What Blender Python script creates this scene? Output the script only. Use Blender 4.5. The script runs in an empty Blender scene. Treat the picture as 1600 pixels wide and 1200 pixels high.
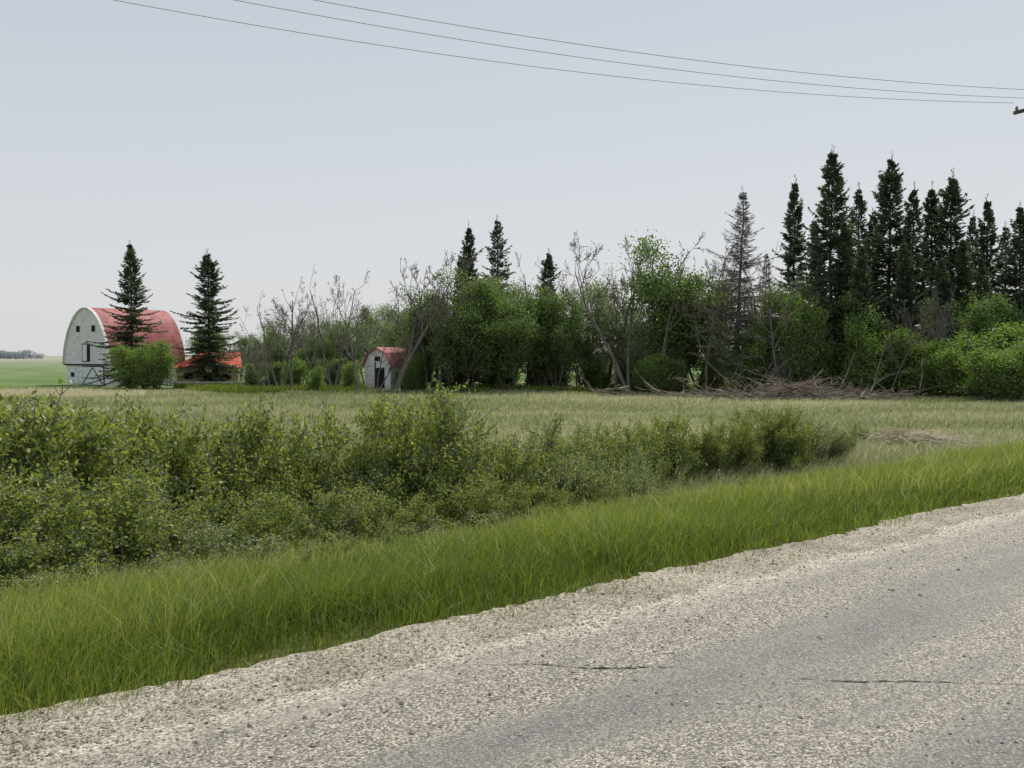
import bpy, math, numpy as np
from mathutils import Vector
rng=np.random.default_rng(7)
A=math.radians(42.3); CU,SU=math.cos(A),math.sin(A)
def toW(u,n): return u*CU-n*SU, u*SU+n*CU
def toN(x,y): return -x*SU+y*CU
PN=[-5000,-20,-15,-11,-7,-5.1,5.0,5.6,7.5,10.2,13.0,16,19,24,5000]
PZ=[-1.6,-1.6,-1.7,-.9,-.3,-.03,-.03,-.1,-.34,-.85,-1.6,-1.75,-1.6,-1.6,-1.6]
def wob(x,y,s=1.0):
    return (np.sin(x*.9*s+1.3*np.sin(y*.53*s))+np.sin(y*1.13*s+1.7*np.sin(x*.41*s)+2)+np.sin((x+y)*.37*s+.5)+.6*np.sin((x*1.9-y*2.3)*s))/3.6
def gz(x,y):
    x=np.asarray(x,float);y=np.asarray(y,float)
    n=toN(x,y); z=np.interp(n,PN,PZ)
    k=np.clip((np.abs(n)-6)/3,0,1)
    return z+k*.07*wob(x,y,.7)

# ---------- materials
def newmat(name):
    m=bpy.data.materials.new(name); m.use_nodes=True
    nt=m.node_tree; nt.nodes.clear()
    return m,nt,nt.nodes,nt.links
def ramp(nd,stops,interp='LINEAR'):
    r=nd.new('ShaderNodeValToRGB'); cr=r.color_ramp; cr.interpolation=interp
    while len(cr.elements)<len(stops): cr.elements.new(.5)
    for e,(p,c) in zip(cr.elements,stops):
        e.position=p; e.color=(c[0],c[1],c[2],1)
    return r
def leafmat(name,stops,trans=.35,tt=(1.1,1.25,.5),gloss=.06):
    m,nt,nd,lk=newmat(name)
    at=nd.new('ShaderNodeAttribute'); at.attribute_name='var'
    r=ramp(nd,stops); lk.new(at.outputs['Fac'],r.inputs[0])
    d=nd.new('ShaderNodeBsdfDiffuse'); t=nd.new('ShaderNodeBsdfTranslucent')
    lk.new(r.outputs[0],d.inputs['Color'])
    mu=nd.new('ShaderNodeMix'); mu.data_type='RGBA'; mu.blend_type='MULTIPLY'; mu.inputs[0].default_value=1
    lk.new(r.outputs[0],mu.inputs[6]); mu.inputs[7].default_value=(*tt,1)
    lk.new(mu.outputs[2],t.inputs['Color'])
    mx=nd.new('ShaderNodeMixShader'); mx.inputs[0].default_value=trans
    lk.new(d.outputs[0],mx.inputs[1]); lk.new(t.outputs[0],mx.inputs[2])
    last=mx
    if gloss>0:
        g=nd.new('ShaderNodeBsdfGlossy'); g.inputs['Roughness'].default_value=.5; g.inputs['Color'].default_value=(.8,.85,.8,1)
        m2=nd.new('ShaderNodeMixShader'); m2.inputs[0].default_value=gloss
        lk.new(mx.outputs[0],m2.inputs[1]); lk.new(g.outputs[0],m2.inputs[2]); last=m2
    o=nd.new('ShaderNodeOutputMaterial'); lk.new(last.outputs[0],o.inputs[0])
    return m
def noisemat(name,c1,c2,scale=3,rough=.9,bump=.0,stretch=(1,1,1),detail=6,contrast=(.35,.65)):
    m,nt,nd,lk=newmat(name)
    tc=nd.new('ShaderNodeTexCoord'); mp=nd.new('ShaderNodeMapping'); mp.inputs['Scale'].default_value=stretch
    lk.new(tc.outputs['Object'],mp.inputs[0])
    n=nd.new('ShaderNodeTexNoise'); n.inputs['Scale'].default_value=scale; n.inputs['Detail'].default_value=detail
    lk.new(mp.outputs[0],n.inputs['Vector'])
    r=ramp(nd,[(contrast[0],c1),(contrast[1],c2)]); lk.new(n.outputs['Fac'],r.inputs[0])
    p=nd.new('ShaderNodeBsdfPrincipled'); p.inputs['Roughness'].default_value=rough
    p.inputs['Specular IOR Level'].default_value=.2
    lk.new(r.outputs[0],p.inputs['Base Color'])
    o=nd.new('ShaderNodeOutputMaterial'); lk.new(p.outputs[0],o.inputs[0])
    return m
M={}
M['bark']=noisemat('bark',(.07,.06,.052),(.15,.13,.11),6,stretch=(1,1,.3))
M['greybark']=noisemat('grey_bark',(.12,.105,.095),(.23,.205,.185),5,stretch=(1,1,.3))
M['stick']=noisemat('dry_wood',(.13,.10,.08),(.38,.32,.27),1.3)
M['spruce']=leafmat('spruce_needles',[(0,(.048,.070,.048)),(.5,(.095,.130,.075)),(1,(.19,.23,.12))],.28,(1.1,1.2,.8),.03)  # dark end lifted towards grey: distance haze put into the needle colour
M['deadneedle']=leafmat('dead_needles',[(0,(.13,.12,.11)),(.6,(.23,.21,.195)),(1,(.32,.295,.275))],.2,(1,1,1),0)
M['leaf']=leafmat('tree_leaves',[(0,(.065,.105,.03)),(.5,(.14,.21,.055)),(1,(.26,.35,.095))],.5,(1.1,1.2,.6))  # greens lightened in the colour itself to stand in for distance haze
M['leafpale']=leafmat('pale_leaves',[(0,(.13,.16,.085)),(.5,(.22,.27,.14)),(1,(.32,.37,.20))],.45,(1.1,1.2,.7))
M['leafbright']=leafmat('bright_leaves',[(0,(.08,.13,.025)),(.5,(.18,.27,.05)),(1,(.30,.40,.085))],.5)
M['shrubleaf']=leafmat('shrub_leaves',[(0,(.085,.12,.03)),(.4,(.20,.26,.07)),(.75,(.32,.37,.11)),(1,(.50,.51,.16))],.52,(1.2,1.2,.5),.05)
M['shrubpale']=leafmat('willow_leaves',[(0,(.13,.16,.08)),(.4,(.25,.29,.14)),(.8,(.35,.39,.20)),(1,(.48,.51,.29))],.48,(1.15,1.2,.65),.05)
M['verge']=leafmat('verge_grass_blades',[(0,(.10,.14,.028)),(.4,(.22,.285,.06)),(.75,(.34,.40,.095)),(.9,(.45,.46,.18)),(1,(.62,.55,.34))],.45,(1.15,1.15,.55),.03)
M['field']=leafmat('field_grass_blades',[(0,(.16,.20,.085)),(.35,(.30,.33,.17)),(.65,(.49,.48,.32)),(1,(.74,.68,.53))],.38,(1.1,1.1,.85),.02)
M['white']=noisemat('weathered_white_paint',(.52,.50,.52),(.80,.78,.80),1.2,stretch=(1,1,3),contrast=(.3,.55))
M['whiteplain']=noisemat('white_paint',(.68,.66,.68),(.81,.79,.81),2)
M['red']=noisemat('red_metal_roof',(.30,.07,.075),(.46,.17,.165),.8,rough=.6)
M['redbright']=noisemat('red_shed_roof',(.56,.09,.045),(.72,.17,.09),1.1,rough=.6)
M['yellow']=noisemat('cream_siding',(.50,.42,.22),(.65,.57,.32),2)
M['dark']=noisemat('dark_opening',(.012,.012,.012),(.03,.03,.03),2)
M['steel']=noisemat('wire_metal',(.20,.20,.21),(.28,.28,.29),2)
M['pole']=noisemat('pole_wood',(.07,.055,.045),(.13,.105,.08),4,stretch=(1,1,.1))

# ---------- mesh builder
class MB:
    def __init__(s): s.v=[];s.loops=[];s.sz=[];s.mi=[];s.var=[];s.n=0
    def add(s,v,faces,mat=0,var=0.5):
        v=np.asarray(v,np.float32).reshape(-1,3); f=np.asarray(faces,np.int64)
        s.v.append(v); s.loops.append((f+s.n).ravel()); s.sz.append(np.full(len(f),f.shape[1],np.int32))
        s.mi.append(np.full(len(f),mat,np.int32))
        va=np.full(len(v),var,np.float32) if np.isscalar(var) else np.asarray(var,np.float32)
        s.var.append(va); s.n+=len(v)
    def mesh(s,name,mats,smooth=False):
        me=bpy.data.meshes.new(name)
        v=np.concatenate(s.v);lo=np.concatenate(s.loops).astype(np.int32);sz=np.concatenate(s.sz);mi=np.concatenate(s.mi)
        me.vertices.add(len(v)); me.vertices.foreach_set('co',v.ravel())
        me.loops.add(len(lo)); me.loops.foreach_set('vertex_index',lo)
        me.polygons.add(len(sz)); st=np.zeros(len(sz),np.int32); st[1:]=np.cumsum(sz)[:-1]
        me.polygons.foreach_set('loop_start',st)
        me.polygons.foreach_set('material_index',mi)
        me.polygons.foreach_set('use_smooth',np.full(len(sz),smooth))
        a=me.attributes.new('var','FLOAT','POINT'); a.data.foreach_set('value',np.concatenate(s.var))
        for m in mats: me.materials.append(M[m] if isinstance(m,str) else m)
        me.update(calc_edges=True); me.validate()
        return me
def obj(name,me,loc=(0,0,0),rot=0,scale=(1,1,1),parent=None):
    o=bpy.data.objects.new(name,me); o.location=loc; o.rotation_euler=(0,0,rot); o.scale=scale
    bpy.context.collection.objects.link(o)
    if parent: o.parent=parent
    return o
def norm(a): return a/np.maximum(np.linalg.norm(a,axis=-1,keepdims=True),1e-9)
def tubes(mb,P0,P1,R0,R1,mat=0,k=5,var=.5):
    P0=np.asarray(P0,float);P1=np.asarray(P1,float);R0=np.asarray(R0,float);R1=np.asarray(R1,float)
    d=norm(P1-P0); up=np.where(np.abs(d[:,2:3])>.9,np.array([[1.,0,0]]),np.array([[0,0,1.]]))
    a=norm(np.cross(d,up)); b=np.cross(d,a)
    th=np.arange(k)*2*np.pi/k
    ring=a[:,None,:]*np.cos(th)[None,:,None]+b[:,None,:]*np.sin(th)[None,:,None]
    V=np.concatenate([P0[:,None]+ring*R0[:,None,None],P1[:,None]+ring*R1[:,None,None]],1)
    i=np.arange(k); j=(i+1)%k
    F=np.stack([i,j,j+k,i+k],1)[None]+(np.arange(len(P0))*2*k)[:,None,None]
    mb.add(V.reshape(-1,3),F.reshape(-1,4),mat,var)
def leaves(mb,P,D,L,W,mat,var,r=rng):
    N=len(P); D=norm(D); s=norm(np.cross(D,norm(r.normal(size=(N,3)))))
    L=np.broadcast_to(L,(N,))[:,None];W=np.broadcast_to(W,(N,))[:,None]
    nn=np.cross(D,s)
    V=np.stack([P,P+D*L*.5+s*W*.5+nn*W*.15,P+D*L,P+D*L*.5-s*W*.5+nn*W*.15],1)
    F=np.arange(N*4).reshape(N,4)
    mb.add(V.reshape(-1,3),F,mat,np.repeat(np.broadcast_to(var,(N,)),4))
def grow(r,p,d,L,rad,lev,o,segs,tips):
    ns=max(2,int(o['ns'][lev])); sl=L/ns; p=np.array(p,float); d=np.array(d,float)
    maxl=o['levels']
    for i in range(ns):
        d=d+r.normal(size=3)*o['wander'][lev]; d[2]+=o['up'][lev]; d/=np.linalg.norm(d)
        q=p+d*sl; ra=rad*(1-.75*i/ns); rb=rad*(1-.75*(i+1)/ns)
        ra=max(ra,o['rmin']);rb=max(rb,o['rmin'])
        segs.append((p,q,ra,rb,lev))
        if lev>=o['tiplev']: tips.append((q,d,lev))
        if lev<maxl and (i+1)/ns>o['start'][lev]:
            for _ in range(r.poisson(o['kids'][lev])):
                ax=norm(np.cross(d,r.normal(size=3))); an=math.radians(r.uniform(*o['ang']))
                nd=d*math.cos(an)+ax*math.sin(an)
                f=1-.55*(i/ns)
                grow(r,q,nd,L*o['ratio'][lev]*f*r.uniform(.7,1.2),max(rb*.6,o['rmin']),lev+1,o,segs,tips)
        p=q
def segmesh(mb,segs,mat=0,k=5):
    for big in (0,1):
        S=[s for s in segs if (s[4]>=2)==bool(big)]
        if S: tubes(mb,[s[0] for s in S],[s[1] for s in S],[s[2] for s in S],[s[3] for s in S],mat,3 if big else k)

# ---------- spruce
def spruce(seed,H=16,R=3.2,dead=False,dens=1.0):
    r=np.random.default_rng(seed); mb=MB()
    zs=np.linspace(0,H,14); cx=np.cumsum(r.normal(size=(14,2))*.04,0)
    P=np.column_stack([cx,zs]); P[0,:2]=0
    rr=.20*(1-zs/H)*(H/16)+.015
    tubes(mb,P[:-1],P[1:],rr[:-1],rr[1:],0,7)
    z=.9 if not dead else 1.5
    lp=[];ld=[];ll=[];lw=[];lv=[];S0=[];S1=[];Q0=[];Q1=[]
    ph=r.uniform(0,6,3)
    while z<H-.15:
        t=z/H
        prof=(1-t)**.85*(1 if t>.12 else .75+2*t)
        for b in range(r.integers(5,8) if not dead else r.integers(4,7)):
            az=r.uniform(0,2*np.pi)
            sec=1+.22*math.sin(az*2+ph[0]+z*.35)+.18*math.sin(az*5+ph[1]-z*.9)
            L=R*prof*(r.uniform(.5,1.05) if r.random()<.8 else r.uniform(1.1,1.4))*sec+.12
            if r.random()<.07: L*=.45
            zz=z+r.uniform(-.15,.15)
            el0=math.radians(-4+50*t**1.5+r.normal()*8)
            m=max(3,int(L/.32)); sl=L/m
            p=np.array([np.interp(zz,zs,P[:,0]),np.interp(zz,zs,P[:,1]),zz])
            clump=r.uniform(-.22,.22)
            for i in range(m):
                f=i/m; el=el0-math.radians(26)*math.sin(f*3.1)*(1-t)+math.radians(18)*f
                d=np.array([math.cos(az)*math.cos(el),math.sin(az)*math.cos(el),math.sin(el)])
                q=p+d*sl
                S0.append(p);S1.append(q);Q0.append(.035*(1-f)*(1-t)+.012);Q1.append(.035*(1-f-1/m)*(1-t)+.010)
                if dead: cnt=7
                else: cnt=int((10 if f>.2 else 4)*dens)
                side=np.array([-math.sin(az),math.cos(az),0])
                wloc=(.40*(1-f)+.17)*min(1,L/1.2+.25)
                for _ in range(cnt):
                    sd=r.choice([-1,1])
                    dd=d*r.uniform(.4,1)+side*sd*r.uniform(.3,1.1)+np.array([0,0,r.uniform(-.65,.15)])
                    lp.append(p+(q-p)*r.random()+side*sd*r.uniform(0,.3)*wloc); ld.append(dd)
                    ll.append(wloc*r.uniform(.6,1.3)); lw.append((.13 if not dead else .05)*r.uniform(.7,1.3))
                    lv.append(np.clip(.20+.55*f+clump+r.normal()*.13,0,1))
                p=q
        z+=r.uniform(.24,.42)*(1.15-.4*t)
    for zz in np.arange(H-.8,H+.5,.08):
        lp.append(np.array([P[-1,0],P[-1,1],zz-.1]));a=r.uniform(0,6.28);ld.append(np.array([math.cos(a)*.5,math.sin(a)*.5,.8]))
        ll.append(.28);lw.append(.07 if not dead else .03);lv.append(.5)
    tubes(mb,S0,S1,Q0,Q1,0,3)
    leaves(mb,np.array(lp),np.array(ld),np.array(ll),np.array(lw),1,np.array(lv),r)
    return mb.mesh('spruce',['bark','spruce'] if not dead else ['greybark','deadneedle'])
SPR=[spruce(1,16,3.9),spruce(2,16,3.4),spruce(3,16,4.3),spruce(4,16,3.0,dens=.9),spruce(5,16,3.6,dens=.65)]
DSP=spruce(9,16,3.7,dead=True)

# ---------- leafy trees
def leafy(seed,mat,H=9,nleaf=9000,lsz=.18,spread=.5,stems=2,clear=.22,sig=.42):
    r=np.random.default_rng(seed); mb=MB(); segs=[];tips=[]
    o=dict(levels=3,ns=[9,6,4,3],wander=[.09,.16,.2,.25],up=[.05,.10,.06,.02],start=[clear,.2,.2,.2],
           kids=[1.9,1.1,.7,0],ang=(28,62),ratio=[.42,.5,.5,.5],rmin=.012,tiplev=1)
    for s in range(stems):
        a=r.uniform(0,6.28); d=norm(np.array([math.cos(a)*.22,math.sin(a)*.22,1]))
        grow(r,np.array([math.cos(a)*.15,math.sin(a)*.15,-.1]),d,H*r.uniform(.75,.95),.11,0,o,segs,tips)
    segmesh(mb,segs)
    T=np.array([t[0] for t in tips]); 
    c=r.integers(0,len(T),nleaf); cv=r.uniform(-.3,.3,len(T))
    P=T[c]+r.normal(size=(nleaf,3))*sig*np.array([1,1,.75])
    k=P[:,2]>clear*H*.55; P=P[k]; c=c[k]; n=len(P)
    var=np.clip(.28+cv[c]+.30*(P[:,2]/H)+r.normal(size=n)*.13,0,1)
    D=r.normal(size=(n,3))+np.array([0,0,-.2])
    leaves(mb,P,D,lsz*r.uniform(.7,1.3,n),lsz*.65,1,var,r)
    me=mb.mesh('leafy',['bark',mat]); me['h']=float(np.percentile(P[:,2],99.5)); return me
LT=[leafy(11,'leaf',sig=.34),leafy(12,'leaf',stems=3,sig=.34),leafy(13,'leaf',H=9,stems=1,sig=.45),leafy(14,'leaf',stems=2,nleaf=7000,sig=.38)]
LP=[leafy(21,'leafpale',nleaf=5200,lsz=.16),leafy(22,'leafpale',stems=3,nleaf=6000,lsz=.16)]
LB=[leafy(31,'leafbright',clear=.08,stems=4,H=5,nleaf=8000,lsz=.16,sig=.3),leafy(32,'leafbright',clear=.05,stems=5,H=5,nleaf=9000,lsz=.16,sig=.32)]
LDK=[leafy(34,'leaf',clear=.05,stems=5,H=5,nleaf=8000,lsz=.16,sig=.32)]
def bare(seed,H=11,stems=1,kids=1.0):
    r=np.random.default_rng(seed); mb=MB(); segs=[];tips=[]
    o=dict(levels=4,ns=[8,7,5,4,3],wander=[.10,.15,.17,.2,.25],up=[.03,.10,.08,.05,.02],start=[.28,.2,.15,.1,.1],
           kids=[1.1*kids,.95*kids,.75,.5,0],ang=(22,55),ratio=[.58,.5,.5,.5,.5],rmin=.017,tiplev=4)
    for s in range(stems):
        a=r.uniform(0,6.28); k=.1 if stems==1 else .35
        grow(r,np.array([math.cos(a)*.1,math.sin(a)*.1,-.1]),norm(np.array([math.cos(a)*k,math.sin(a)*k,1])),H*.85,.22 if stems==1 else .16,0,o,segs,tips)
    segmesh(mb,segs)
    zs=[s[1][2] for s in segs]; me=mb.mesh('bare',['greybark']); me['h']=float(max(zs)); return me
BT=[bare(41),bare(42,stems=2),bare(43,stems=3,kids=.85),bare(44,kids=1.2),bare(45,stems=2,kids=.7)]

def place(name,me,px,d,top,h0,wid=1.0,rot=None,lean=None):
    x=(px-800)/1600*d; z=float(gz(x,d)); H=(1.7-z)+(555-top)*d/1600; s=H/h0
    o=obj(name,me,(x,d,z),rng.uniform(0,6.28) if rot is None else rot,(s*wid,s*wid,s))
    if lean: o.rotation_euler[1]=math.radians(lean); o.rotation_euler[2]=0
    return o
for i,(px,d,top,w) in enumerate([(206,100,380,1.05),(326,100,393,1.3),(735,96,352,.9),(776,98,342,1.0),(857,95,392,.95),(720,99,395,.85),
    (1236,92,281,.85),(1298,88,237,.95),(1342,92,292,.95),(1388,90,245,1.0),(1424,88,292,.9),(1452,92,290,1.0),(1484,90,272,1.0),
    (1516,93,335,.95),(1544,90,309,.95),(1592,84,322,1.05),(1645,86,300,1.0),(1362,95,330,1.0),(1318,85,345,1.0),(1412,84,375,1.0),(1500,85,370,1.0),(1567,88,352,1.0),(1268,95,340,.9),(1700,86,330,1),
    (1470,84,400,1.0),(1535,83,400,1),(1280,84,400,.95),(1345,83,385,1.0)]):
    place('spruce_tree',SPR[[2,0,1,4,0,3,1,2,4,0,3,1,0,4,1,2,0,3,2,0,1,4,3,2,0,1,4,2][i]],px,d,top,16.2,w)
place('dead_spruce_tree',DSP,1150,85,298,16.2,1.15)
place('dead_spruce_tree',DSP,1192,92,395,16.2,1)
for px,d,top,k in [(690,92,455,0),(722,90,425,1),(755,91,445,2),(790,89,440,3),(822,92,462,0),(850,90,450,1),(885,91,470,2),(700,88,480,3),(775,94,440,1),
    (640,98,490,0),(590,104,482,3),(545,102,505,1),(1075,88,380,2),(1060,88,430,0),(1095,91,440,3),(1250,84,440,1),(1300,86,470,0),(1360,84,460,2),(1440,83,470,1),(1520,82,465,3),(1580,80,460,0),
    (440,98,530,0),(470,100,525,2),(1120,88,500,3),(1180,88,490,1),(1010,90,480,2),(1040,88,490,0),(1210,84,500,2),(1640,84,450,1),(870,88,480,3),(735,88,470,0),(810,88,470,2),(905,90,485,1),
    (312,120,505,2),(345,118,510,0),(375,116,520,1),(402,112,530,3),(425,105,515,0),(515,100,520,1),(668,90,500,0)]:
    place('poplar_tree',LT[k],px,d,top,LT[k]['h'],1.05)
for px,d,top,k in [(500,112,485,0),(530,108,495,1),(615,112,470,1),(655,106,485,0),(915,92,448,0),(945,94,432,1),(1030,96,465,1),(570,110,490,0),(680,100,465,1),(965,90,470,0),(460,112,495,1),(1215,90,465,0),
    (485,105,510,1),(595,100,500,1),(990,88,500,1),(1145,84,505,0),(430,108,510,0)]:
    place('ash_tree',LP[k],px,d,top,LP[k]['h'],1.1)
for px,d,top,k,w in [(198,93,540,0,1.1),(245,93,533,1,1.0),(225,96,548,0,1.2),(395,92,568,2,1),(495,88,572,0,.9),
    (1030,84,553,1,1.2),(1010,86,560,0,1.1),(1065,84,562,2,1.2),(1115,86,550,0,1.2),(1170,84,540,1,1.3),(1230,84,545,0,1.3),(1280,83,535,1,1.2),(1330,82,535,0,1.3),(1385,81,535,0,1.2),
    (1430,80,532,1,1.3),(1470,79,532,0,1.4),(1520,78,518,1,1.3),(1570,76,508,0,1.4),(1620,76,500,1,1.4),(1545,72,545,1,1.4),(1590,70,535,0,1.4),(1490,76,545,0,1.3),(1660,72,530,2,1.5),(1250,82,462,1,.6),(1410,80,515,1,1),(1350,80,505,0,.8),(1450,78,560,1,1.3),
    (690,90,560,2,1.2),(760,93,566,2,1.2),(840,93,566,0,1.3),(920,92,555,0,1.2),(670,93,560,2,1.1),(545,92,565,2,1.1),(460,94,560,0,1.2),(425,92,565,2,1.1),(645,88,556,0,.9),(548,89,568,0,.9),(975,92,560,1,1),(628,89,580,2,1),
    (880,95,555,2,1.3),(800,96,560,2,1.3),(945,96,550,2,1.4),(1000,95,548,2,1.3),(720,96,560,2,1.3),(520,96,560,2,1.1)]:
    me=(LB+LDK)[k]; place('leafy_bush',me,px,d,top,me['h'],w)
for px,d,top,k,w in [(618,86,390,1,1.0),(455,89,432,0,.8),(522,88,416,4,.7),(560,86,430,3,.7),(438,90,455,4,.9),(408,91,505,4,.9),(690,87,400,0,.6),(500,90,470,1,.8),(668,88,445,4,.8),
    (985,86,356,1,.85),(1020,86,362,2,.75),(960,89,372,3,.7),(1090,92,352,2,.7),(1200,88,395,2,.6),(1130,88,400,4,.7),(870,90,405,0,.7),(835,92,395,4,.6),
    (1460,80,440,4,.7),(1390,79,470,1,.8),(1500,79,430,2,.7),(1050,88,400,0,.6),(1170,84,440,2,.7),(385,93,520,0,.8),(1225,82,380,4,.7),(1105,84,420,0,.7)]:
    place('bare_tree',BT[k],px,d,top,BT[k]['h'],w)
for px,d,top,ln in [(425,88,520,-24),(590,86,500,20),(1180,80,520,35),(475,89,530,28)]:
    place('leaning_dead_tree',BT[4],px,d,top,BT[4]['h'],.8,lean=ln)

# ---------- distant treeline
mb=MB()
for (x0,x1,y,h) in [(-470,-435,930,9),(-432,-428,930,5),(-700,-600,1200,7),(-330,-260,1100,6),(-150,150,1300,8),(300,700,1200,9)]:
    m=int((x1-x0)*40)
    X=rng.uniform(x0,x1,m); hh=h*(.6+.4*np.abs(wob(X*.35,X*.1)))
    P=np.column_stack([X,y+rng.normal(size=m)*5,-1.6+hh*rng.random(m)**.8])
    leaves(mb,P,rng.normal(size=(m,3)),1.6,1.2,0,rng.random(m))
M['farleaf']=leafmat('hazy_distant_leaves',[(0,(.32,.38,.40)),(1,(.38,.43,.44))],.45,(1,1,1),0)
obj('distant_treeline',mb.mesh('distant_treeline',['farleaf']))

# ---------- roadside shrubs
def shrub(seed,H=2.2,R=1.25,n=12000,mat='shrubleaf'):
    r=np.random.default_rng(seed); mb=MB(); segs=[];tips=[]
    o=dict(levels=2,ns=[7,5,3],wander=[.12,.18,.2],up=[.03,.06,.03],start=[.15,.1,.1],kids=[1.7,.9,0],ang=(22,60),ratio=[.38,.5,.5],rmin=.0035,tiplev=0)
    for s in range(28):
        a=r.uniform(0,6.28); k=r.uniform(.05,.8)
        grow(r,np.array([math.cos(a)*.3*k,math.sin(a)*.3*k,-.05]),norm(np.array([math.cos(a)*k,math.sin(a)*k,1])),H*r.uniform(.55,1.02)*(1-.2*k),.012,0,o,segs,tips)
    segmesh(mb,segs,0,4)
    T=np.array([t[0] for t in tips]); TD=np.array([t[1] for t in tips]); k=T[:,2]>.12; T=T[k];TD=TD[k]
    c=r.integers(0,len(T),n); cv=r.uniform(-.28,.28,len(T))
    P=T[c]+r.normal(size=(n,3))*.06-TD[c]*r.random((n,1))*.2
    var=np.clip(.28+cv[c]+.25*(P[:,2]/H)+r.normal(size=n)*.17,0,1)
    D=TD[c]*.8+r.normal(size=(n,3))*.9
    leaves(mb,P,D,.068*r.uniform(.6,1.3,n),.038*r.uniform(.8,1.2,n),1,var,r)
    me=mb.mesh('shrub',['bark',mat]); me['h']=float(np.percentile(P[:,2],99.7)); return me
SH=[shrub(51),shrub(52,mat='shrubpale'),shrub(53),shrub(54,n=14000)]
def putshrub(px,d,top,w=1.0):
    k=int(rng.integers(0,4)); me=SH[k]; x=(px-800)/1600*d; z=float(gz(x,d)); H=max(.4,(1.7-z)+(555-top)*d/1600)
    sw=max(.45,H/me['h'])*w
    obj('wild_shrub',me,(x,d,z-.03),rng.uniform(0,6.28),(sw,sw,H/me['h']))
for px,d,top,w in [(-120,12,632,1),(-30,12.3,620,1.05),(40,12.6,628,1.05),(110,13.2,655,1.05),(175,13.5,680,1),(235,14.2,640,.9),(295,14.5,655,.9),(345,14.5,710,1),(400,15,730,.95),
    (455,15.2,638,.8),(510,15.5,740,1),(560,15.6,725,1),(600,16,660,.75),(645,16.2,610,.76),(695,16.2,618,.8),(735,16.2,680,.9),(780,17,695,.9),(830,17.5,655,.75),(870,18,690,.9),(910,18.5,705,.9),
    (955,19,700,.9),(1000,21,695,.9),(990,25,655,.9),(1050,27,650,1.),(1100,28,650,1.),(1150,29,655,.9),(1200,30,632,1),(1250,31,645,1.1),(1290,32,655,1.),(930,24,658,.9),(880,23,665,.9),
    (1320,34,662,1.),(1350,38,664,.9),(1225,30,637,1),
    (20,16,632,1),(120,17,660,1),(210,17,670,1),(420,18,705,1),(520,19,712,1),(620,19,678,1),(760,20,690,1),(60,14,655,1),(320,17,695,1),(680,18,665,1),(-60,16,622,1),(830,21,685,1),
    (-60,10.0,740,1.1),(30,10.2,760,1.2),(90,10.5,770,1.2),(150,10.9,745,1.2),(210,11.2,775,1.2),(270,11.6,780,1.3),(330,12,785,1.2),(390,12.4,775,1.2),(440,12.8,780,1.2),(500,13.2,790,1.2),(550,13.5,760,1.1),(610,14,785,1.2),
    (660,14.3,770,1.2),(710,14.6,742,1.1),(760,15,765,1.2),(60,11.6,710,1),(180,12.3,715,1),(300,13,740,1),(430,13.8,750,1),(580,14.8,735,1),(640,15.2,695,1),(860,16.6,758,1.1),(930,17.5,758,1.1),(810,15.8,752,1.1),
    (120,10.0,850,1.3),(20,9.7,835,1.3),(240,10.6,848,1.3),(360,11.2,838,1.3),(480,12.0,828,1.3),(600,13.0,815,1.3),(720,13.8,800,1.3),(-40,9.5,845,1.3),(1020,18.5,782,1.0),(980,18,745,1.0),
    (60,9.2,885,1.3),(170,9.7,885,1.2),(300,10.4,885,1.2),(420,11.3,872,1.2),(540,12.1,850,1.2),(660,13.1,830,1.2),(900,16.2,800,1.1),
    # outliers pushing into the verge
    (1040,13.2,822,.8),(1020,13.3,818,.7),(330,9.8,905,.6),(190,9.1,925,.6),(560,11.0,885,.6),(700,12.3,850,.7),(-10,8.8,925,.7),(800,14.0,812,.8),(940,15.2,800,.8),(1100,19,765,.8),(1180,22,745,.8),(455,10.6,890,.6)]:
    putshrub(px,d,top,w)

# ---------- grass
def blades(mb,x,y,h,w,var,mat=0,lean=.35,r=rng):
    N=len(x); z=gz(x,y)-.02
    a=r.uniform(0,2*np.pi,N); wd=np.column_stack([np.cos(a),np.sin(a),np.zeros(N)])*(w/2)[:,None]
    b=r.uniform(0,2*np.pi,N); L=np.abs(r.normal(size=N))*lean
    ld=np.column_stack([np.cos(b)*L+.10,np.sin(b)*L,np.ones(N)])
    B=np.column_stack([x,y,z]); m=B+ld*np.array([.4,.4,1])*(h*.55)[:,None]; t=B+ld*h[:,None]*np.array([1.1,1.1,.97])
    V=np.stack([B-wd,B+wd,m+wd*.8,m-wd*.8,t],1).reshape(-1,3)
    i=np.arange(N)[:,None]*5
    mb.add(V,i+np.array([[0,1,2,3]]),mat,np.repeat(var,5))
    mb.loops.append((i+np.array([[3,2,4]])+mb.n-len(V)).ravel()); mb.sz.append(np.full(N,3,np.int32)); mb.mi.append(np.full(N,mat,np.int32))
def sample(N,d0,d1,tmax=.68,p=1.0,r=rng):
    d=d0+(d1-d0)*r.random(N)**p; t=r.uniform(-tmax,tmax,N)
    return t*d,d
mb=MB()
x,y=sample(780000,3.6,60,p=1.5)
n=toN(x,y)+.13*wob(x,y,2.3)+.12*wob(x,y,11)
k=(n>4.9)&(n<13.2); x,y,n=x[k],y[k],n[k]
edge=np.clip((n-4.95)/1.0,0,1); keep=rng.random(len(x))<.08+.92*edge; x,y,n,edge=x[keep],y[keep],n[keep],edge[keep]
pn=wob(x,y,1.6); pn2=wob(x+9,y-4,.5); pn3=wob(x+3,y+8,4)
h=(.07+.23*edge)*(1+.36*pn+.26*pn3)*rng.uniform(.5,1.45,len(x)); 
w=np.maximum(.005,.00105*y)*rng.uniform(.7,1.3,len(x))
v=np.clip(.34+.18*pn+.20*pn2+.13*pn3+rng.normal(size=len(x))*.20+.03*(n-7),0,1)
blades(mb,x,y,h,w,v,lean=.5)
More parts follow.
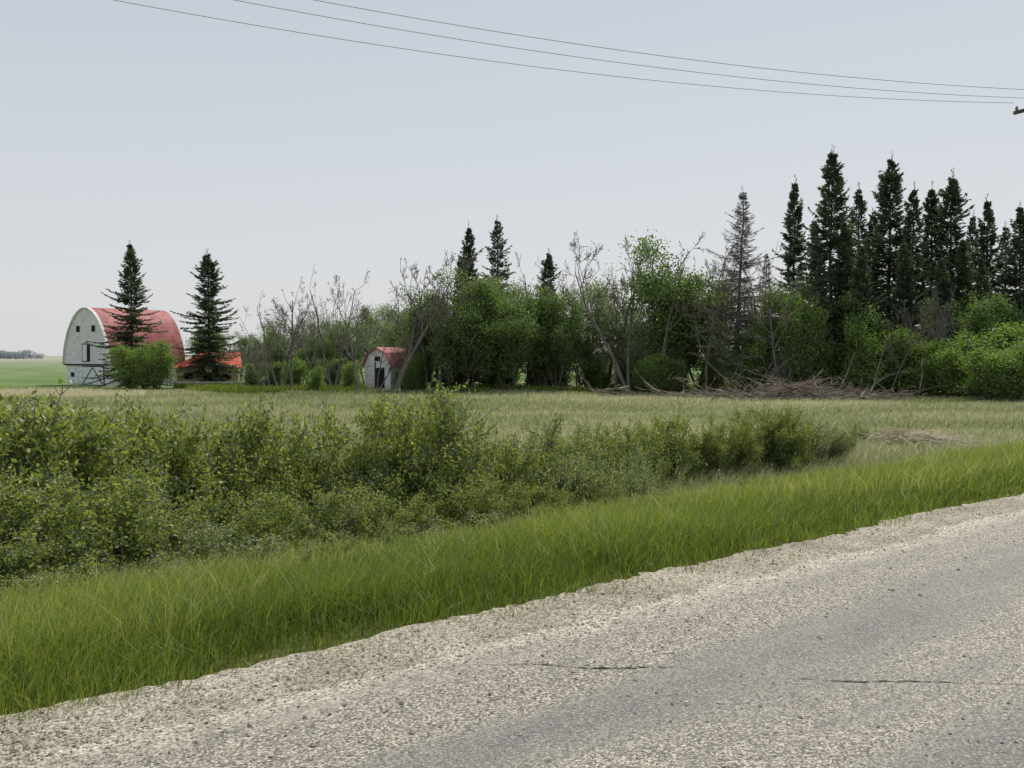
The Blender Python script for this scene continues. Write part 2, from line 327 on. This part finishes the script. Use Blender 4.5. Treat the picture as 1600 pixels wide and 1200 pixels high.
nv=len(x)
x,y=sample(80000,4,50,p=1.3); n=toN(x,y); k=(n>5.8)&(n<13.3)&(wob(x,y,1.1)+.12*(n-8)>-.1); x,y=x[k],y[k]
blades(mb,x,y,rng.uniform(.30,.58,len(x)),np.maximum(.004,.0008*y),rng.uniform(.65,1,len(x)),lean=.35)
x,y=sample(90000,3.6,34); n=toN(x,y); k=(n>4.35)&(n<5.4)&(wob(x,y,4)+.6*(n-4.9)>.15); x,y=x[k],y[k]
blades(mb,x,y,rng.uniform(.03,.10,len(x)),np.maximum(.005,.001*y),rng.uniform(.3,.8,len(x)),lean=.7)
obj('verge_grass',mb.mesh('verge_grass',['verge']))
mb=MB()
x,y=sample(420000,9,98,tmax=.72,p=1.15); n=toN(x,y)
k=(n>11.8+1.0*rng.normal(size=len(x))); x,y,n=x[k],y[k],n[k]
pn=wob(x,y,.45);pn2=wob(x*.35,y,.5);pn3=wob(x*.15,y*.6+3,.6)
h=(.30+.12*pn)*rng.uniform(.6,1.5,len(x)); w=np.maximum(.006,.0010*y)*rng.uniform(.7,1.3,len(x))
dit=np.clip((20-n)/6,0,1)
v=np.clip(.47+.18*pn+.20*pn2+.20*pn3+rng.normal(size=len(x))*.20-.20*dit,0,1)
blades(mb,x,y,h,w,v)
obj('field_grass',mb.mesh('field_grass',['field']))
mb=MB(); N=60000; px_=rng.uniform(-.33,.56,N); y=rng.uniform(85,99,N); x=px_*y
k=(wob(x,y,.8)>0); x,y=x[k],y[k]
blades(mb,x,y,rng.uniform(.3,.9,len(x)),np.full(len(x),.11),np.clip(.30+.2*wob(x,y,.6)+rng.normal(size=len(x))*.15,0,1))
obj('tall_weeds',mb.mesh('tall_weeds',['verge']))
mb=MB(); N=9000; y=rng.uniform(74,84,N); x=rng.uniform(-.56,-.36,N)*y; k=wob(x,y,.5)>-.2; x,y=x[k],y[k]
blades(mb,x,y,rng.uniform(.4,.8,len(x)),np.full(len(x),.07),rng.uniform(.75,1,len(x)))
obj('dry_reeds',mb.mesh('dry_reeds',['field']))
print('grass',nv)

# ---------- ground
us=np.concatenate([-np.geomspace(6000,40,14),np.arange(-36,110,1.5),np.geomspace(115,6000,16)])
nsn=np.concatenate([-np.geomspace(6000,30,10),np.arange(-24,-5,1.),[-5.1,-4,0,4,5.0,5.3,5.6],np.arange(6,30,.75),np.arange(31,120,4),np.geomspace(125,6000,16)])
U,N=np.meshgrid(us,nsn); X,Y=toW(U,N); Z=gz(X,Y)
V=np.column_stack([U.ravel(),N.ravel(),Z.ravel()]); nu=len(us)
i=(np.arange(len(nsn)-1)[:,None]*nu+np.arange(nu-1)[None]).ravel()
mb=MB(); mb.add(V,np.column_stack([i,i+1,i+nu+1,i+nu]))
m,nt,nd,lk=newmat('ground_soil_and_grass')
tc=nd.new('ShaderNodeTexCoord'); sx=nd.new('ShaderNodeSeparateXYZ'); lk.new(tc.outputs['Object'],sx.inputs[0])
n1=nd.new('ShaderNodeTexNoise'); n1.inputs['Scale'].default_value=.12; n1.inputs['Detail'].default_value=8; lk.new(tc.outputs['Object'],n1.inputs['Vector'])
n2=nd.new('ShaderNodeTexNoise'); n2.inputs['Scale'].default_value=9; n2.inputs['Detail'].default_value=6; lk.new(tc.outputs['Object'],n2.inputs['Vector'])
near=ramp(nd,[(.35,(.07,.075,.03)),(.65,(.15,.16,.06))]); lk.new(n2.outputs[0],near.inputs[0])
fld=ramp(nd,[(.3,(.22,.25,.12)),(.5,(.32,.33,.19)),(.7,(.42,.40,.27))]); lk.new(n1.outputs[0],fld.inputs[0])
crop=ramp(nd,[(.3,(.13,.20,.07)),(.7,(.18,.25,.10))]); lk.new(n1.outputs[0],crop.inputs[0])
def rngfac(a,b):
    r=nd.new('ShaderNodeMapRange'); r.inputs[1].default_value=a; r.inputs[2].default_value=b
    ad=nd.new('ShaderNodeMath'); ad.operation='MULTIPLY_ADD'; ad.inputs[1].default_value=(b-a); lk.new(n1.outputs[0],ad.inputs[0]); lk.new(sx.outputs['Y'],ad.inputs[2])
    lk.new(ad.outputs[0],r.inputs[0]); return r
def mixc(f,a,b):
    q=nd.new('ShaderNodeMix'); q.data_type='RGBA'; lk.new(f.outputs[0],q.inputs[0]); lk.new(a,q.inputs[6]); lk.new(b,q.inputs[7]); return q.outputs[2]
c=mixc(rngfac(16,22),near.outputs[0],fld.outputs[0]); c=mixc(rngfac(94,100),c,crop.outputs[0])
tan=nd.new('ShaderNodeRGB'); tan.outputs[0].default_value=(.36,.35,.28,1); c=mixc(rngfac(450,1200),c,tan.outputs[0])
p=nd.new('ShaderNodeBsdfPrincipled'); p.inputs['Roughness'].default_value=1; p.inputs['Specular IOR Level'].default_value=0; lk.new(c,p.inputs['Base Color'])
bp=nd.new('ShaderNodeBump'); bp.inputs['Distance'].default_value=.1; lk.new(n2.outputs[0],bp.inputs['Height']); lk.new(bp.outputs[0],p.inputs['Normal'])
o=nd.new('ShaderNodeOutputMaterial'); lk.new(p.outputs[0],o.inputs[0])
obj('ground',mb.mesh('ground',[m]),rot=A)

# ---------- road
def gravel_nodes(nd,lk,tc,scale,stops):
    vo=nd.new('ShaderNodeTexVoronoi'); vo.inputs['Scale'].default_value=scale; lk.new(tc.outputs['Object'],vo.inputs['Vector'])
    sp=nd.new('ShaderNodeSeparateColor'); lk.new(vo.outputs['Color'],sp.inputs[0])
    r=ramp(nd,stops); lk.new(sp.outputs[0],r.inputs[0])
    return vo,r
def strip(name,n_lo,n_hi,amp,z,mat,u0=-300,u1=900):
    u=np.concatenate([np.arange(u0,-10,10),np.arange(-10,30,.06),np.arange(30,u1,5)])
    e1=amp*(wob(u*2.1,u*.7)*.5+wob(u*9,u*5)*.22)+rng.normal(size=len(u))*amp*.10
    e2=amp*(wob(u*2.3+5,u*.6)*.5+wob(u*8,u*6)*.22)+rng.normal(size=len(u))*amp*.10
    rows=[np.column_stack([u,n_lo-e1,np.full(len(u),z)])]
    for f in (.25,.5,.75): rows.append(np.column_stack([u,np.full(len(u),n_lo+(n_hi-n_lo)*f),np.full(len(u),z)]))
    rows.append(np.column_stack([u,n_hi+e2,np.full(len(u),z)]))
    V=np.concatenate(rows); L=len(u); i=(np.arange(4)[:,None]*L+np.arange(L-1)[None]).ravel()
    mb=MB(); mb.add(V,np.column_stack([i,i+1,i+L+1,i+L])); return obj(name,mb.mesh(name,[mat]),rot=A)
TANS=[(0,(.16,.135,.10)),(.35,(.33,.285,.22)),(.75,(.50,.445,.35)),(1,(.68,.64,.56))]
m,nt,nd,lk=newmat('tan_gravel'); tc=nd.new('ShaderNodeTexCoord')
vo,r=gravel_nodes(nd,lk,tc,75,TANS)
nn=nd.new('ShaderNodeTexNoise'); nn.inputs['Scale'].default_value=1.5; nn.inputs['Detail'].default_value=8; lk.new(tc.outputs['Object'],nn.inputs['Vector'])
rr=ramp(nd,[(.3,(.62,.60,.56)),(.65,(1,1,1))]); lk.new(nn.outputs[0],rr.inputs[0])
mu=nd.new('ShaderNodeMix'); mu.data_type='RGBA'; mu.blend_type='MULTIPLY'; mu.inputs[0].default_value=1; lk.new(r.outputs[0],mu.inputs[6]); lk.new(rr.outputs[0],mu.inputs[7])
p=nd.new('ShaderNodeBsdfPrincipled'); p.inputs['Roughness'].default_value=.95; lk.new(mu.outputs[2],p.inputs['Base Color'])
b=nd.new('ShaderNodeBump'); b.invert=True; b.inputs['Strength'].default_value=.8; b.inputs['Distance'].default_value=.008; lk.new(vo.outputs['Distance'],b.inputs['Height']); lk.new(b.outputs[0],p.inputs['Normal'])
o=nd.new('ShaderNodeOutputMaterial'); lk.new(p.outputs[0],o.inputs[0])
strip('gravel_shoulder',-5.0,5.12,.2,0.0,m)

m,nt,nd,lk=newmat('chip_seal_asphalt'); tc=nd.new('ShaderNodeTexCoord')
vo,r=gravel_nodes(nd,lk,tc,105,[(0,(.05,.047,.043)),(.28,(.13,.12,.103)),(.55,(.25,.225,.18)),(.82,(.42,.37,.29)),(1,(.64,.58,.47))])
vd,rd=gravel_nodes(nd,lk,tc,120,[(0,(.075,.072,.068)),(.5,(.15,.145,.135)),(.85,(.23,.215,.19)),(1,(.42,.38,.32))])
sx=nd.new('ShaderNodeSeparateXYZ'); lk.new(tc.outputs['Object'],sx.inputs[0])
mp=nd.new('ShaderNodeMapping'); mp.inputs['Scale'].default_value=(.22,1.0,1); lk.new(tc.outputs['Object'],mp.inputs[0])
ns=nd.new('ShaderNodeTexNoise'); ns.inputs['Scale'].default_value=1.3; ns.inputs['Detail'].default_value=9; ns.inputs['Roughness'].default_value=.65; lk.new(mp.outputs[0],ns.inputs['Vector'])
def path(c,wd):
    s=nd.new('ShaderNodeMath'); s.operation='SUBTRACT'; lk.new(sx.outputs['Y'],s.inputs[0]); s.inputs[1].default_value=c
    a=nd.new('ShaderNodeMath'); a.operation='ABSOLUTE'; lk.new(s.outputs[0],a.inputs[0])
    q=nd.new('ShaderNodeMapRange'); q.interpolation_type='SMOOTHSTEP'; q.inputs[1].default_value=wd; q.inputs[2].default_value=0; lk.new(a.outputs[0],q.inputs[0]); return q.outputs[0]
ad=nd.new('ShaderNodeMath'); ad.operation='MAXIMUM'; lk.new(path(3.2,.7),ad.inputs[0]); lk.new(path(1.8,.5),ad.inputs[1])
m1=nd.new('ShaderNodeMath'); m1.operation='MULTIPLY_ADD'; lk.new(ns.outputs[0],m1.inputs[0]); m1.inputs[1].default_value=3.6; m1.inputs[2].default_value=-1.85
m2=nd.new('ShaderNodeMath'); m2.operation='MULTIPLY_ADD'; m2.use_clamp=True; lk.new(ad.outputs[0],m2.inputs[0]); m2.inputs[1].default_value=.8; lk.new(m1.outputs[0],m2.inputs[2])
mx=nd.new('ShaderNodeMix'); mx.data_type='RGBA'; lk.new(m2.outputs[0],mx.inputs[0]); lk.new(r.outputs[0],mx.inputs[6]); lk.new(rd.outputs[0],mx.inputs[7])
eg=nd.new('ShaderNodeMapRange'); eg.inputs[1].default_value=3.8; eg.inputs[2].default_value=4.55; lk.new(sx.outputs['Y'],eg.inputs[0])
n3=nd.new('ShaderNodeTexNoise'); n3.inputs['Scale'].default_value=4; n3.inputs['Detail'].default_value=9; n3.inputs['Roughness'].default_value=.75; lk.new(tc.outputs['Object'],n3.inputs['Vector'])
e2=nd.new('ShaderNodeMath'); e2.operation='MULTIPLY_ADD'; e2.use_clamp=True; lk.new(n3.outputs[0],e2.inputs[0]); e2.inputs[1].default_value=4.0
e3=nd.new('ShaderNodeMath'); e3.operation='MULTIPLY_ADD'; lk.new(eg.outputs[0],e3.inputs[0]); e3.inputs[1].default_value=2.8; e3.inputs[2].default_value=-3.4; lk.new(e3.outputs[0],e2.inputs[2])
vt,rt=gravel_nodes(nd,lk,tc,75,TANS)
mx2=nd.new('ShaderNodeMix'); mx2.data_type='RGBA'; lk.new(e2.outputs[0],mx2.inputs[0]); lk.new(mx.outputs[2],mx2.inputs[6]); lk.new(rt.outputs[0],mx2.inputs[7])
p=nd.new('ShaderNodeBsdfPrincipled'); p.inputs['Roughness'].default_value=.75; lk.new(mx2.outputs[2],p.inputs['Base Color'])
b=nd.new('ShaderNodeBump'); b.invert=True; b.inputs['Strength'].default_value=.5; b.inputs['Distance'].default_value=.005; lk.new(vo.outputs['Distance'],b.inputs['Height']); lk.new(b.outputs[0],p.inputs['Normal'])
o=nd.new('ShaderNodeOutputMaterial'); lk.new(p.outputs[0],o.inputs[0])
strip('asphalt_road',-4.4,4.5,.2,.004,m)
pts=[(-.30,5.57),(.1,5.56),(.5,5.50),(.9,5.51),(1.15,5.40),(1.34,5.36),(1.7,5.28),(2.1,5.27),(2.6,5.22),(3.2,5.15),(4,5.1)]
xs=np.arange(-.3,4,.03); ys=np.interp(xs,[a for a,_ in pts],[b_ for _,b_ in pts])+np.cumsum(rng.normal(size=len(xs))*.007)*.6+rng.normal(size=len(xs))*.003
wd=.004*np.clip(rng.uniform(.1,1.5,len(xs)),.15,2)*(1+.7*np.sin(xs*4))
wd=np.where((xs>.95)&(xs<1.45),wd*.35,wd); wd[0]=wd[-1]=0.001
V=np.concatenate([np.column_stack([xs,ys-wd,np.full(len(xs),.008)]),np.column_stack([xs,ys+wd,np.full(len(xs),.008)])]); L=len(xs); i=np.arange(L-1)
mb=MB(); mb.add(V,np.column_stack([i,i+1,i+L+1,i+L])); obj('road_crack',mb.mesh('road_crack',['dark']))
def stones(mb,x,y,s,var,z0=.003):
    N=len(x); base=np.array([[1,0,0],[0,1,0],[-1,0,0],[0,-1,0],[0,0,1],[0,0,-.6]],float)
    V=base[None]*rng.uniform(.55,1.2,(N,6,1))*s[:,None,None]; V[:,:,2]*=.65
    a=rng.uniform(0,6.28,N); c,s_=np.cos(a)[:,None],np.sin(a)[:,None]
    Vx=V[:,:,0]*c-V[:,:,1]*s_; Vy=V[:,:,0]*s_+V[:,:,1]*c
    V=np.stack([Vx+x[:,None],Vy+y[:,None],V[:,:,2]+z0+s[:,None]*.3],2)
    F=np.array([[0,1,4],[1,2,4],[2,3,4],[3,0,4],[1,0,5],[2,1,5],[3,2,5],[0,3,5]])
    mb.add(V.reshape(-1,3),(F[None]+(np.arange(N)*6)[:,None,None]).reshape(-1,3),0,np.repeat(var,6))
M['stone']=leafmat('gravel_stones',[(0,(.13,.11,.09)),(.4,(.34,.295,.235)),(.8,(.52,.47,.38)),(1,(.70,.67,.60))],0,(1,1,1),.0)
mb=MB(); x,y=sample(280000,3.4,32,p=1.6); n=toN(x,y)
pr=np.where(n>4.3,.75,np.where(n>3.5,.22,.05)); k=(n<5.08)&(n>-2)&(rng.random(len(x))<pr*(1+.5*wob(x,y,3))); x,y=x[k],y[k]
stones(mb,x,y,np.clip(rng.lognormal(-5.2,.42,len(x)),.003,.022),rng.random(len(x)))
obj('loose_gravel',mb.mesh('loose_gravel',['stone'])); print('stones',len(x))

# ---------- brush pile
mb=MB(); P0=[];P1=[];R0=[];R1=[]
def stick(p,d,L,r):
    p=np.array(p,float); d=norm(np.array(d,float)); m=5
    for i in range(m):
        d=norm(d+rng.normal(size=3)*.13); q=p+d*L/m
        g=float(gz(q[0],q[1])); q[2]=max(q[2],g+.03)
        P0.append(p);P1.append(q);R0.append(r*(1-i/m*.8));R1.append(r*(1-(i+1)/m*.8))
        if rng.random()<.45:
            e=norm(d+rng.normal(size=3)*.6); t=q+e*L*.22; t[2]=max(t[2],g+.02); P0.append(q);P1.append(t);R0.append(r*.4);R1.append(.012)
        p=q
for i in range(560):
    x=21.0+rng.normal()*3.1; y=75+rng.normal()*1.6-.04*x
    hh=1.25*math.exp(-((x-21)/4.5)**2)*(.8+.35*math.sin(x*1.3)) 
    z=float(gz(x,y))+rng.random()*max(.12,hh)
    a=rng.uniform(0,6.28); stick((x,y,z),(math.cos(a),math.sin(a)*.7,rng.uniform(-.12,.24)),rng.uniform(1,3.2),rng.uniform(.02,.065))
for i in range(110):
    x=rng.uniform(7,29); y=75+rng.normal()*1.5; a=rng.uniform(0,6.28); stick((x,y,float(gz(x,y))+rng.uniform(.1,.5)),(math.cos(a),math.sin(a),rng.uniform(-.1,.2)),rng.uniform(1,3.4),rng.uniform(.02,.07))
for i in range(16):
    x=rng.uniform(14,30); a=rng.uniform(0,6.28); stick((x,75+rng.normal(),float(gz(x,75))+.3),(math.cos(a),.3*math.sin(a),rng.uniform(.2,.7)),rng.uniform(2.5,5),.05)
stick((6.3,75,-1.0),(1,.1,.05),3.2,.10); stick((8.6,75,-.6),(-.8,0,-.25),2.6,.1); stick((7.2,75,-1.2),(.4,0,.9),1.3,.06)
tubes(mb,P0,P1,R0,R1,0,5); obj('brush_pile',mb.mesh('brush_pile',['stick']))
mb=MB(); N=420; x=14.6+rng.normal(size=N)*.7; y=37+rng.normal(size=N)*.5; z=gz(x,y)+.35+rng.random(N)*.3*np.exp(-((x-14.6)**2+(y-37)**2))
a=rng.uniform(0,6.28,N); L=rng.uniform(.3,1.1,N)
M['straw']=noisemat('dry_straw',(.42,.36,.26),(.62,.55,.42),2)
tubes(mb,np.column_stack([x,y,z]),np.column_stack([x+np.cos(a)*L,y+np.sin(a)*L,z+rng.normal(size=N)*.14]),np.full(N,.013),np.full(N,.007),0,3)
obj('dead_branch_heap',mb.mesh('dead_branch_heap',['straw']))

# ---------- buildings
def empty(name,loc,rot):
    e=bpy.data.objects.new(name,None); e.location=loc; e.rotation_euler=(0,0,rot); bpy.context.collection.objects.link(e); return e
def box(name,par,x0,x1,y0,y1,z0,z1,mat):
    V=[(x,y,z) for z in (z0,z1) for y in (y0,y1) for x in (x0,x1)]
    F=[(0,2,3,1),(4,5,7,6),(0,1,5,4),(2,6,7,3),(0,4,6,2),(1,3,7,5)]
    mb=MB(); mb.add(V,F); return obj(name,mb.mesh(name,[mat]),parent=par)
def extr(name,par,prof,y0,y1,mat,close=True):
    n=len(prof); V=[(a,y0,b) for a,b in prof]+[(a,y1,b) for a,b in prof]
    me=bpy.data.meshes.new(name); F=[(i,(i+1)%n,(i+1)%n+n,i+n) for i in range(n)]+[tuple(range(n))[::-1],tuple(range(n,2*n))]
    me.from_pydata(V,[],F); me.materials.append(M[mat]); me.update(); return obj(name,me,parent=par)
def beam(name,par,p0,p1,t,y0,y1,mat):
    d=np.array(p1)-np.array(p0); d=d/np.linalg.norm(d); q=np.array([-d[1],d[0]])*t/2
    pr=[tuple(np.array(p0)-q),tuple(np.array(p1)-q),tuple(np.array(p1)+q),tuple(np.array(p0)+q)]
    return extr(name,par,pr,y0,y1,mat)
def siding(name,c1,c2,c3):
    m,nt,nd,lk=newmat(name); tc=nd.new('ShaderNodeTexCoord'); sx=nd.new('ShaderNodeSeparateXYZ'); lk.new(tc.outputs['Object'],sx.inputs[0])
    mp=nd.new('ShaderNodeMapping'); mp.inputs['Scale'].default_value=(.5,.5,4); lk.new(tc.outputs['Object'],mp.inputs[0])
    n=nd.new('ShaderNodeTexNoise'); n.inputs['Scale'].default_value=2; n.inputs['Detail'].default_value=7; lk.new(mp.outputs[0],n.inputs['Vector'])
    r=ramp(nd,[(.3,c1),(.5,c2),(.7,c3)]); lk.new(n.outputs[0],r.inputs[0])
    fr=nd.new('ShaderNodeMath'); fr.operation='MULTIPLY'; fr.inputs[1].default_value=5; lk.new(sx.outputs['Z'],fr.inputs[0])
    f2=nd.new('ShaderNodeMath'); f2.operation='FRACT'; lk.new(fr.outputs[0],f2.inputs[0])
    b=nd.new('ShaderNodeBump'); b.inputs['Distance'].default_value=.015; lk.new(f2.outputs[0],b.inputs['Height'])
    p=nd.new('ShaderNodeBsdfPrincipled'); p.inputs['Roughness'].default_value=.9; lk.new(r.outputs[0],p.inputs['Base Color']); lk.new(b.outputs[0],p.inputs['Normal'])
    o=nd.new('ShaderNodeOutputMaterial'); lk.new(p.outputs[0],o.inputs[0]); return m
M['siding']=siding('weathered_white_siding',(.52,.48,.50),(.76,.71,.75),(.84,.80,.84))
a=math.radians(54); d=113.5
bx=(135-800)/1600*d
barn=empty('gothic_arch_barn',(bx,d,-1.62),a-math.pi/2)
W=4.4; H0=2.35; HT=8.6; Lb=9.5
arch=[(-W*(1-(t:=i/14)**1.65) if i<14 else 0,H0+(HT-H0)*math.sin(t*math.pi/2*.93)/math.sin(math.pi/2*.93)) for i in range(15)]
full=arch+[(-x_,z_) for x_,z_ in arch[-2::-1]]
extr('gable_body',barn,full,0,Lb,'siding')
box('lower_walls',barn,-W+.12,W-.12,.12,Lb-.12,0,H0-.002,'white')
outer=[(x_*1.02,z_+ (.09 if abs(x_)<4.3 else -.08)) for x_,z_ in full]
inn=[(x_*1.003,z_+.003) for x_,z_ in full[::-1]]
extr('curved_roof',barn,outer+inn,.12,Lb+.2,'red')
extr('gable_trim',barn,[(x_*1.022,z_+(.10 if abs(x_)<4.3 else -.09)) for x_,z_ in full]+inn,-.22,.117,'whiteplain')
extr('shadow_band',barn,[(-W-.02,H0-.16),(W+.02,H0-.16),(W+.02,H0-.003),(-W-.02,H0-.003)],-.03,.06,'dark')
for nm,x0,x1,z0,z1 in [('loft_window_1',-1.85,-1.15,5.9,6.6),('loft_window_2',1.15,1.85,5.9,6.6)]:
    box(nm+'_frame',barn,x0-.1,x1+.1,-.04,.02,z0-.1,z1+.1,'whiteplain'); box(nm,barn,x0,x1,-.06,.01,z0,z1,'dark')
box('hay_door_frame',barn,-.75,.75,-.05,.02,2.6,4.6,'dark'); box('hay_door',barn,-.6,.2,-.08,.0,2.7,4.5,'whiteplain')
box('door_surround',barn,-.9,3.3,.04,.13,0.02,2.12,'dark'); box('barn_door',barn,-.8,3.2,-.0,.10,.08,2.02,'whiteplain')
beam('door_brace_1',barn,(-.7,.15),(1.15,1.95),.12,-.03,.03,'dark'); beam('door_brace_2',barn,(3.1,.15),(1.25,1.95),.12,-.035,.028,'dark')
box('small_window',barn,-3.2,-2.6,.05,.14,.9,1.4,'dark')
for k_ in range(3): box('side_window_%d'%k_,barn,W-.14,W-.09,1.5+k_*2.6,2.3+k_*2.6,.9,1.6,'dark')
d=102; sh=empty('red_roofed_shed',((326-800)/1600*d,d,-1.62),math.radians(14))
box('walls',sh,-2.9,2.9,-1.9,1.9,0,2.2,'yellow')
box('base_boards',sh,-2.93,2.93,-1.93,1.93,0,.55,'whiteplain')
me=bpy.data.meshes.new('hip_roof'); me.from_pydata([(-3.4,-2.3,2.1),(3.2,-2.3,2.1),(3.2,2.3,2.1),(-3.4,2.3,2.1),(-.6,0,3.6),(3.05,0,3.6)],[],[(0,1,5,4),(1,2,5),(2,3,4,5),(3,0,4),(3,2,1,0)]); me.materials.append(M['redbright']); obj('hip_roof',me,parent=sh)
for k_ in range(3): box('window_%d'%k_,sh,-2.2+k_*1.8,-1.4+k_*1.8,-1.96,-1.88,1.0,1.6,'dark')
d=91; gs=empty('white_gambrel_shed',((590-800)/1600*d,d,-1.62),math.radians(-28))
W2=1.4; pf=[(-W2,0),(W2,0),(W2,2.5),(W2*.66,3.45),(0,3.95),(-W2*.66,3.45),(-W2,2.5)]
extr('body',gs,pf,0,4.0,'white')
up=[(W2,2.5),(W2*.66,3.45),(0,3.95),(-W2*.66,3.45),(-W2,2.5)]; ro=[(x_*1.07,z_+.09) for x_,z_ in up]; ro[0]=(W2*1.1,2.4); ro[-1]=(-W2*1.1,2.4)
ri=[(x_*1.004,z_+.004) for x_,z_ in up[::-1]]
extr('gambrel_roof',gs,ro+ri,.05,4.2,'red')
extr('roof_trim',gs,[(x_*1.003,z_+.003) for x_,z_ in ro]+ri,-.25,.047,'red')
box('doorway',gs,-.15,.75,-.04,.02,.02,2.2,'dark'); box('gable_window',gs,-.3,.3,-.04,.02,2.8,3.2,'dark')
box('corner_post',gs,-.3,-.2,-.05,.01,.02,2.7,'dark')
fe=empty('white_board_fence',((325-800)/1600*98,98,-1.62),math.radians(4))
for k_ in range(7): box('post_%d'%k_,fe,-3.2+k_*1.05,-3.1+k_*1.05,-.05,.05,0,.85,'whiteplain')
for k_ in range(3): box('rail_%d'%k_,fe,-3.3,3.3,-.085,-.055,.12+k_*.25,.30+k_*.25,'whiteplain')
# ---------- power line
wl=[((20.81,38.9),11.65,-.0606),((20.4,40.0),11.65,-.0612),((20.0,41.1),11.75,-.0726)]
T=54
def pole(x,y,z,name):
    e=empty(name,(x,y,float(gz(x,y))),math.radians(110)); h=z-e.location.z
    mb=MB(); tubes(mb,[(0,0,-.3)],[(0,0,h-.05)],[.16],[.11],0,10); obj('pole_shaft',mb.mesh('shaft',['pole'],True),parent=e)
    box('crossarm',e,-1.3,1.3,-.20,-.10,h-.38,h-.25,'pole')
    for k_,xx in enumerate((-1.17,0,1.17)):
        mb=MB(); zb=h-.25 if k_!=1 else h-.05
        tubes(mb,[(xx,-.15*(k_!=1),zb),(xx,-.15*(k_!=1),zb+.06)],[(xx,-.15*(k_!=1),zb+.06),(xx,-.15*(k_!=1),zb+.18)],[.05,.07],[.05,.035],0,8); obj('insulator_%d'%k_,mb.mesh('ins',['steel']),parent=e)
pole(20.4,40,11.7,'utility_pole'); pole(20.4-.94*T,40-.342*T,15.0,'utility_pole')
mb=MB()
for (x0,y0),z0,aa in wl:
    t=np.linspace(0,T,70); P=np.column_stack([x0-.94*t,y0-.342*t,z0+aa*t+.00229*t*t]); tubes(mb,P[:-1],P[1:],np.full(69,.009),np.full(69,.009),0,5)
obj('power_line',mb.mesh('power_line',['steel'],True))

# ---------- light
sun_az=math.radians(28)
el=math.radians(56)
sd=Vector((math.sin(sun_az)*math.cos(el),math.cos(sun_az)*math.cos(el),math.sin(el)))
L=bpy.data.lights.new('sun','SUN'); L.energy=3.5; L.angle=math.radians(2.5); L.color=(1,.94,.85)
so=bpy.data.objects.new('sun',L); so.rotation_euler=sd.to_track_quat('Z','Y').to_euler(); bpy.context.collection.objects.link(so)
w=bpy.data.worlds.new('World'); bpy.context.scene.world=w; w.use_nodes=True; nt=w.node_tree; nd=nt.nodes; lk=nt.links; nd.clear()
sky=nd.new('ShaderNodeTexSky'); sky.sky_type='NISHITA'; sky.sun_disc=False; sky.sun_elevation=el; sky.sun_rotation=sun_az; sky.air_density=1.0; sky.dust_density=3; sky.ozone_density=2
tc=nd.new('ShaderNodeTexCoord'); sx=nd.new('ShaderNodeSeparateXYZ'); lk.new(tc.outputs['Generated'],sx.inputs[0])
hz=ramp(nd,[(0,(7.8,7.8,7.9)),(.1,(7.2,7.4,7.7)),(.35,(5.7,6.35,6.85)),(1,(4.4,5.2,5.9))]); lk.new(sx.outputs['Z'],hz.inputs[0])
mx=nd.new('ShaderNodeMix'); mx.data_type='RGBA'; mx.inputs[0].default_value=.85; lk.new(sky.outputs[0],mx.inputs[6]); lk.new(hz.outputs[0],mx.inputs[7])
bg=nd.new('ShaderNodeBackground'); bg.inputs[1].default_value=.1; lk.new(mx.outputs[2],bg.inputs[0])
o=nd.new('ShaderNodeOutputWorld'); lk.new(bg.outputs[0],o.inputs[0])
# ---------- camera
cam=bpy.data.cameras.new('camera'); cam.lens=36; cam.sensor_width=36; cam.clip_end=12000; cam.clip_start=.1
co=bpy.data.objects.new('camera',cam); co.location=(0,0,1.7); co.rotation_euler=(math.radians(90-1.61),0,0); bpy.context.collection.objects.link(co)
sc=bpy.context.scene; sc.camera=co
sc.view_settings.view_transform='Standard'; sc.view_settings.look='None'; sc.view_settings.exposure=0
